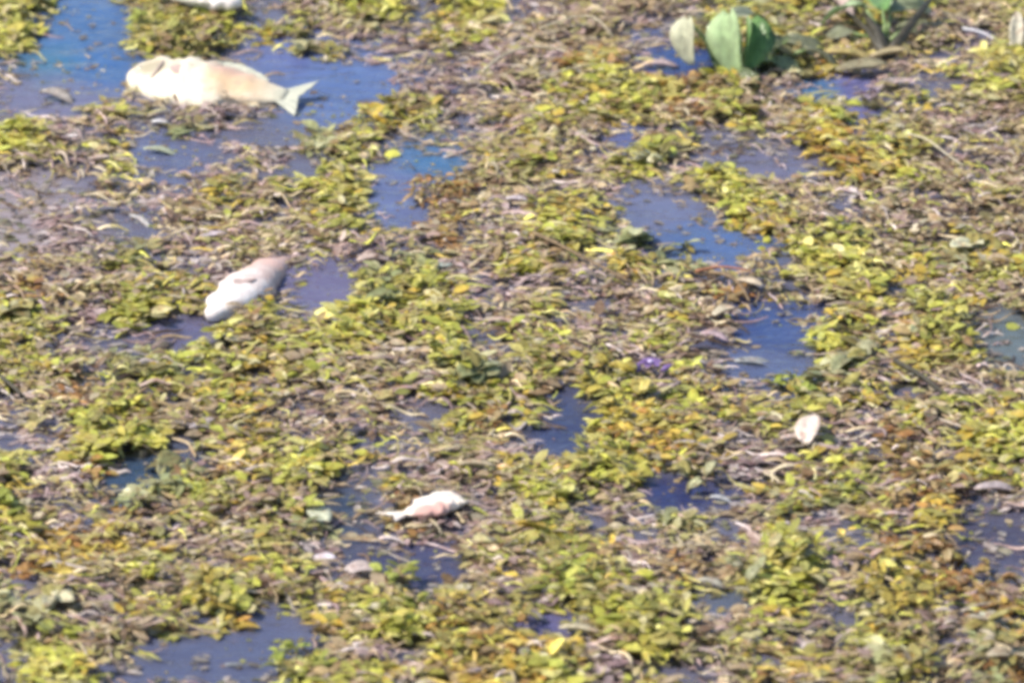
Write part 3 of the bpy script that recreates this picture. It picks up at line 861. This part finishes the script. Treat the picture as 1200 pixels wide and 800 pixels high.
M_FISH1 = flesh_mat('pale fish skin', (.78, .70, .55), (.70, .56, .38), (.42, .35, .26), 16, (.38, .52),
                    spots=[((.19, -.005, .03), .060, (.66, .45, .26)), ((.175, .028, .03), .040, (.56, .36, .28)), ((.045, .004, .03), .032, (.34, .30, .20)), ((.29, 0, 0), .05, (.46, .46, .36))])
M_FISH2 = flesh_mat('white fish belly', (.84, .78, .74), (.74, .64, .60), (.60, .48, .44), 14, (.30, .5),
                    spots=[((.28, 0, 0), .18, (.56, .34, .28)), ((.17, -.05, .0), .05, (.46, .33, .28))])
M_FISHP = flesh_mat('pinkish grey fish back', (.46, .34, .30), (.36, .27, .24), (.24, .19, .18), 20)
M_FIN = flesh_mat('fish fin', (.50, .50, .40), (.42, .43, .35), (.40, .40, .32), 40)
M_RED = flesh_mat('red flesh', (.52, .26, .21), (.42, .20, .16), (.60, .42, .36), 60)
M_FISH4 = flesh_mat('torn white flesh', (.86, .79, .70), (.78, .66, .56), (.48, .36, .30), 35, spots=[((.066, .03, 0), .032, (.56, .28, .24))])
M_EYE = noise_mat('fish eye', (.02, .02, .02), (.05, .045, .04), 60, .2)
M_EYEW = noise_mat('clouded eye ring', (.5, .48, .42), (.62, .6, .52), 60, .3)

# keys: t, centre y, centre z, half height (y), half thickness (z); the fish lies on its side
K1 = [(0, .04, 0, .06, .035), (.02, .04, 0, .10, .055), (.08, .04, 0, .145, .08), (.20, .01, .0, .20, .11), (.38, -.02, .0, .235, .13),
      (.56, -.028, 0, .225, .12), (.70, -.012, 0, .17, .09), (.84, .0, 0, .105, .05), (.94, .005, 0, .07, .022), (1, .005, 0, .055, .006)]
def fish(loc, rz, L_, keys, mbody, label, zc, roll=0, gill=True, pitch=0, tail=.22, eye=True, tailflare=.16, fins=True, mfin=None):
    t = empty('dead_fish', (loc.x, loc.y, zc), 0)
    t.rotation_euler = Euler((roll, pitch, rz), 'XYZ')
    tag(t, label, 'dead fish', 'dead fish floating in the weed')
    mfin = mfin or M_FIN
    link('body', loft('fish_body', smooth_stations(keys, L_), mbody, 24, .30), t)
    # tail fin
    rays = []
    for i in range(11):
        s = -1 + 2 * i / 10
        reach = tail * L_ * (1 - .38 * (1 - abs(s)) ** 1.2)
        rays.append(((L_ * .95, s * .055 * L_, 0), (L_ * .985 + reach * .95, s * tailflare * L_, .001)))
    link('tail_fin', fin_mesh('tail_fin', rays, mfin), t)
    if fins:
        rays = []
        for i in range(14):
            u = .28 + .5 * i / 13
            hh = interp(keys, u)[2] * L_; cyy = interp(keys, u)[0] * L_
            top = .075 * L_ * math.sin(math.pi * (.15 + .8 * i / 13))
            rays.append(((u * L_, cyy + hh * .93, 0), ((u + .06) * L_, cyy + hh + top, 0)))
        link('dorsal_fin', fin_mesh('dorsal_fin', rays, mfin), t)
        rays = []
        for i in range(8):
            u = .62 + .2 * i / 7
            hh = interp(keys, u)[2] * L_; cyy = interp(keys, u)[0] * L_
            rays.append(((u * L_, cyy - hh * .93, 0), ((u + .07) * L_, cyy - hh - .05 * L_ * math.sin(math.pi * (.2 + .7 * i / 7)), 0)))
        link('anal_fin', fin_mesh('anal_fin', rays, mfin), t)
        hz_ = interp(keys, .27)[3] * L_
        rays = [((.27 * L_, -.02 * L_ + .008 * L_ * i, hz_ * .97), ((.27 + .15 - .02 * abs(i - 2)) * L_, -.07 * L_ + .03 * L_ * i, hz_ * 1.02)) for i in range(5)]
        link('pectoral_fin', fin_mesh('pectoral_fin', rays, M_FISHP if mfin is M_FIN else mfin, ripple=.001), t)
        # gill cover: a raised curved plate
        pts = []
        for i in range(9 if gill else 0):
            a = -1.1 + 2.2 * i / 8
            u = .175 + .045 * math.cos(a); yy = math.sin(a) * .11 * L_
            hh, hz2 = interp(keys, u)[2] * L_, interp(keys, u)[3] * L_
            zz = hz2 * math.sqrt(max(.02, 1 - (yy / hh) ** 2)) * .99
            pts.append((u * L_, yy, zz))
        if gill: link('gill_cover', tube_mesh('gill_cover', pts, [.0008, .0015, .002, .0024, .0025, .0024, .002, .0015, .0008], M_FISHP), t)
    if eye:
        u = .085; hz_ = interp(keys, u)[3] * L_
        e = link('eye', loft('fish_eye', [(-.0052, 0, 0, .001, .0005), (-.0035, 0, 0, .0042, .002), (0, 0, 0, .0056, .003), (.0035, 0, 0, .0042, .002), (.0052, 0, 0, .001, .0005)], M_EYEW, 12), t)
        e.location = (u * L_, .022 * L_, hz_ * .93)
        pu = link('pupil', loft('fish_pupil', [(-.0026, 0, 0, .0006, .0004), (0, 0, 0, .0028, .0014), (.0026, 0, 0, .0006, .0004)], M_EYE, 10), e)
        pu.location = (0, 0, .0024)
    return t

a = at(150, 97); b_ = at(336, 122)
v = b_ - a
fish(a, math.atan2(v.y, v.x), v.length, K1, M_FISH1, 'largest dead fish, cream with an orange patch, floating left of the blue water', .005, roll=R(13), pitch=R(-1.5), tail=.15, tailflare=.19)
# belly-up fish, far end sinking under the surface
K2 = [(0, .03, 0, .03, .03), (.06, .02, .0, .065, .05), (.18, .0, 0, .115, .085), (.38, -.01, 0, .145, .10), (.6, 0, -.0, .12, .095), (.8, 0, 0, .10, .075), (.93, 0, 0, .06, .05), (1, 0, 0, .03, .03)]
a = at(254, 380); b_ = at(334, 296); v = b_ - a
fish(a, math.atan2(v.y, v.x), v.length, K2, M_FISH2, 'chalk white dead fish, belly up, slanting out of pinkish murky water', .012, pitch=R(5.2), tail=.14, eye=False, fins=True, gill=False, mfin=M_FISHP)
a = at(284, 24, .0); b_ = at(185, 12); v = b_ - a
fish(a, math.atan2(v.y, v.x), v.length * .95, K1, M_FISH2, 'pale fish cut off by the top edge behind the big weed clump', .030, roll=R(8), tail=.2)
# small torn fish with red flesh
a = at(541, 596); b_ = at(474, 614); v = b_ - a
K4 = [(0, -.22, 0, .16, .05), (.08, -.10, 0, .34, .08), (.25, -.10, 0, .44, .11), (.42, .06, 0, .32, .12), (.6, .0, 0, .42, .10), (.8, .10, 0, .24, .09), (1, .06, 0, .10, .03)]
t = fish(a, math.atan2(v.y, v.x), v.length, K4, M_FISH4, 'small torn white fish with reddish flesh toward its tail, nearest the bottom', .016, roll=R(10), tail=.36, tailflare=.30, eye=False, fins=False, mfin=M_FISH4)
L4 = v.length
for i, (u, s) in enumerate(((.15, 1), (.4, -1), (.05, -1))):
    rays = [((u * L4, s * .16 * L4, .002 * k), ((u - .08 + .06 * k) * L4, s * (.30 + .05 * (k % 2)) * L4, .002)) for k in range(4)]
    link('torn_flap', fin_mesh('torn_flap', rays, M_FISH4, .003, .002), t)

# ------------------------------------------------------------------ loose scraps, leaves, flower, twigs
def scrap(px, py, lenpx, ang, pal, label, kind='oval', wide=1.0, tilt=.15, z=.004, name='fallen_leaf', cat='leaf', roll=0, group='pale scraps and leaves on the weed'):
    p, hg = ground(px, py)
    sc_ = (at(px + 1, py) - at(px, py)).length * lenpx
    o = link(name, random.choice(LEAVES[kind]))
    o.location = (p.x - math.cos(ang) * sc_ / 2, p.y - math.sin(ang) * sc_ / 2, hg + z)
    o.rotation_euler = Euler((roll, -tilt, ang), 'XYZ'); o.scale = (sc_, sc_ * wide, sc_)
    o.color = (*pal, 1)
    tag(o, label, cat, group)
    return o
W_ = (.78, .74, .66)
scrap(947, 522, 56, R(82), (.80, .70, .62), 'cream curled leaf standing up in brown weed on the right', 'oval', .9, .40, .008, roll=-.25)
scrap(932, 526, 36, R(10), (.74, .62, .56), 'flat pinkish leaf at the foot of the cream curled leaf', 'oval', .6, .05, .010)
scrap(426, 675, 34, R(20), (.66, .56, .52), 'pinkish white leaf right of the violet puddle edge', 'round', .9, .2, .010)
scrap(383, 668, 22, R(0), (.80, .74, .78), 'small bright white leaf left of the pinkish white one', 'round', .8, .1, .012)
scrap(373, 614, 30, R(120), (.66, .68, .52), 'round pale leaf left of the dark slit of water at lower left', 'round', 1.0, .35, .012)
scrap(188, 147, 20, R(5), (.82, .80, .80), 'tiny white scrap on grey water below the largest fish', 'oval', .9, .05, .006)
scrap(83, 166, 22, R(0), (.72, .68, .68), 'small white scrap right of the flat green strip', 'oval', .7, .05, .006)
scrap(116, 195, 30, R(0), (.62, .52, .46), 'small pinkish scrap on brown weed at upper left', 'oval', .6, .05, .008)
scrap(68, 118, 40, R(-30), (.46, .42, .38), 'grey curled leaf on murky water at upper left', 'spade', .8, .2, .008)
scrap(190, 180, 44, R(-8), (.50, .54, .40), 'pale green strip leaf below the tiny white scrap', 'lance', 1.0, .08, .006)
scrap(108, 133, 50, R(-3), (.42, .40, .26), 'long thin tan leaf on murky water at upper left', 'lance', .8, .06, .004)
scrap(825, 48, 1, 0, W_, '') if False else None
scrap(1191, 55, 46, R(85), (.66, .62, .50), 'white upright leaf stub at the right edge', 'spade', .6, 1.1, .004)
scrap(975, 16, 80, R(-62), (.72, .58, .52), 'pinkish white dead leaf between the two hyacinths', 'spade', .5, .25, .03)
scrap(958, 3, 40, R(150), (.60, .48, .42), 'pinkish dead leaf touching the top edge between hyacinths', 'lance', 1.0, .2, .03)
scrap(1000, 72, 70, R(-3), (.56, .46, .20), 'long straw yellow leaf below the hyacinth stalks', 'lance', .9, .08, .012)
scrap(1042, 75, 44, R(5), (.54, .46, .28), 'short straw leaf at the tip of the long straw leaf', 'oval', .55, .08, .014)
scrap(1010, 90, 62, R(-4), (.34, .31, .20), 'grey olive broad leaf above the bright blue slit', 'oval', .8, .05, .010)
scrap(775, 80, 42, R(0), (.62, .50, .50), 'pinkish pale leaf on the near edge of the hyacinth pool', 'oval', .6, .06, .006)
scrap(850, 378, 30, R(30), (.66, .60, .46), 'cream curled leaf at the left end of the rippled pool', 'spade', .7, .3, .01)
scrap(838, 402, 34, R(-15), (.62, .48, .50), 'pinkish grey leaf below the cream curled leaf', 'oval', .7, .12, .01)
scrap(890, 426, 60, R(-3), (.44, .46, .46), 'long grey leaf lying on the near part of the rippled pool', 'lance', .9, .04, .003)
scrap(877, 345, 40, R(-40), (.66, .56, .42), 'cream leaf beside the brown twig above the rippled pool', 'oval', .7, .25, .012)
scrap(438, 315, 40, R(15), (.62, .50, .44), 'pinkish leaf in dark weed right of the chalk white fish', 'oval', .6, .2, .008)
scrap(512, 320, 40, R(0), (.46, .52, .48), 'grey green flat leaf on dark weed above the widest clump', 'oval', .5, .04, .004)
scrap(605, 240, 26, R(-10), (.72, .66, .70), 'small white leaf right of the rust clump', 'oval', .7, .15, .008)
scrap(250, 285, 34, R(0), (.62, .55, .60), 'pale violet leaf above the chalk white fish', 'oval', .6, .06, .006)
scrap(165, 262, 40, R(-45), (.62, .60, .58), 'thin white curved leaf on grey water at left', 'lance', .8, .08, .006)
scrap(310, 575, 34, R(30), (.60, .46, .40), 'pinkish leaf above the thin yellow row at left', 'oval', .6, .2, .01)
scrap(180, 745, 34, R(25), (.62, .48, .38), 'pinkish tan leaf at the upper left corner of the bottom pool', 'oval', .8, .2, .01)
scrap(845, 588, 26, R(-10), (.66, .66, .66), 'bright white glinting scrap at the right of the darkest gap', 'oval', .6, .1, .006)
scrap(680, 752, 50, R(-10), (.60, .54, .38), 'cream leaf under the violet puddle near the bottom', 'oval', .5, .1, .012)
scrap(835, 692, 34, R(-20), (.52, .50, .42), 'grey pale leaf on the small grey puddle', 'oval', .7, .15, .012)
scrap(625, 728, 34, R(-10), (.62, .54, .48), 'pale leaf at the left end of the violet puddle', 'oval', .5, .1, .01)
scrap(290, 780, 52, R(3), (.34, .36, .38), 'thin grey leaf lying on the bottom pool', 'lance', .6, .03, .002)
scrap(560, 560, 44, R(-3), (.58, .50, .36), 'tan cream leaf above the small torn fish', 'oval', .45, .1, .012)
scrap(1170, 580, 60, R(10), (.58, .50, .50), 'grey violet leaf above the dark tangle at the right edge', 'lance', 1.0, .1, .01)

# purple flower
M_PETAL = noise_mat('violet petal', (.15, .09, .26), (.26, .16, .40), 120, .5)
M_PETALW = noise_mat('pale petal spot', (.55, .45, .7), (.7, .6, .8), 120, .5)
p, hg = ground(762, 444)
t = tag(empty('purple_flower', (p.x, p.y, hg + .016)), 'single violet flower lying in the weed right of the ring shaped clump', 'flower')
pet = fine_leaf('petal', 6, .75, .4, .25, power=.6); pet.materials.clear(); pet.materials.append(M_PETAL)
for i in range(6):
    o = link('petal', pet, t); o.scale = (.017, .017, .017); o.rotation_euler = Euler((.1, -.35, i * 1.047 + .2), 'XYZ'); o.location = (0, 0, .002)
o = link('flower_centre', loft('flower_centre', [(-.004, 0, 0, .001, .001), (0, 0, 0, .004, .003), (.004, 0, 0, .001, .001)], M_PETALW, 10), t); o.location = (0, 0, .006)
for i in range(2):
    o = link('bud', loft('bud', [(-.010, 0, 0, .001, .001), (-.003, 0, 0, .0045, .004), (.005, 0, 0, .003, .003), (.009, 0, 0, .001, .001)], M_PETAL, 10), t)
    o.location = (.022 - .04 * i, -.012, .002); o.rotation_euler = (0, -.3, .5 + i)

# twigs and long stems: (pixel polyline), radius, material, label
def twig(pts_px, r, mat, label, name='twig', cat='twig', arch=.006, z=.012):
    P = []
    n = len(pts_px)
    for i, (x, y) in enumerate(pts_px):
        p, hg = ground(x, y)
        P.append(Vector((p.x, p.y, hg + z + arch * math.sin(math.pi * i / (n - 1)))))
    o0 = P[0].copy()
    # resample
    Q = []
    for i in range(n - 1):
        for k in range(4): Q.append(P[i].lerp(P[i + 1], k / 4))
    Q.append(P[-1])
    for _ in range(3):
        Q = [Q[0]] + [(Q[i - 1] + Q[i] * 2 + Q[i + 1]) / 4 for i in range(1, len(Q) - 1)] + [Q[-1]]
    m_ = len(Q)
    o = link(name, tube_mesh(name, [q - o0 for q in Q], [r * (1.15 - .6 * i / m_) for i in range(m_)], mat, 8))
    o.location = o0
    tag(o, label, cat, 'twigs and long stems on the weed')
    return o
twig([(565, 92), (590, 78), (620, 70), (650, 70), (668, 76)], .0020, M_PALE, 'longest pale dry stem arching over brown weed at top centre', 'dry_stem', 'stem')
twig([(632, 42), (660, 38), (690, 34), (705, 42), (718, 52)], .0017, M_PALE, 'pale dry stem above the longest arching stem', 'dry_stem', 'stem')
twig([(630, 108), (665, 100), (700, 95)], .0016, M_PALE, 'short pale stem below the arching stem', 'dry_stem', 'stem')
twig([(625, 290), (655, 300), (690, 320), (720, 335), (738, 340)], .0026, M_TWIG, 'brown twig slanting down right of the yellow patch at centre', 'twig')
twig([(830, 328), (850, 335), (868, 348), (878, 362)], .0030, M_TWIG, 'brown twig with pale leaves above the rippled pool', 'twig')
twig([(815, 330), (845, 326), (880, 330)], .0022, noise_mat('red bark', (.34, .12, .06), (.46, .2, .1), 90, .6), 'reddish stem right below the long blue pool', 'twig')
twig([(150, 505), (180, 508), (215, 510), (238, 512)], .0022, M_TWIG, 'dark straight twig across the yellow green clump on the left', 'twig')
twig([(1048, 438), (1075, 455), (1095, 470), (1105, 475)], .0034, M_DARK, 'short black rotten stick in the pinkish tangle on the right', 'twig')
twig([(1062, 168), (1085, 180), (1110, 195), (1128, 205)], .0017, M_PALE, 'thin straw stem crossing the tan weed at upper right', 'dry_stem', 'stem')
twig([(1128, 42), (1150, 50), (1172, 58)], .0022, noise_mat('wet grey stem', (.5, .5, .55), (.7, .7, .75), 90, .25), 'shiny grey stem above dark water at upper right', 'dry_stem', 'stem')
twig([(0, 455), (12, 464), (26, 472)], .0034, M_DARK, 'short black stick at the left edge', 'twig')
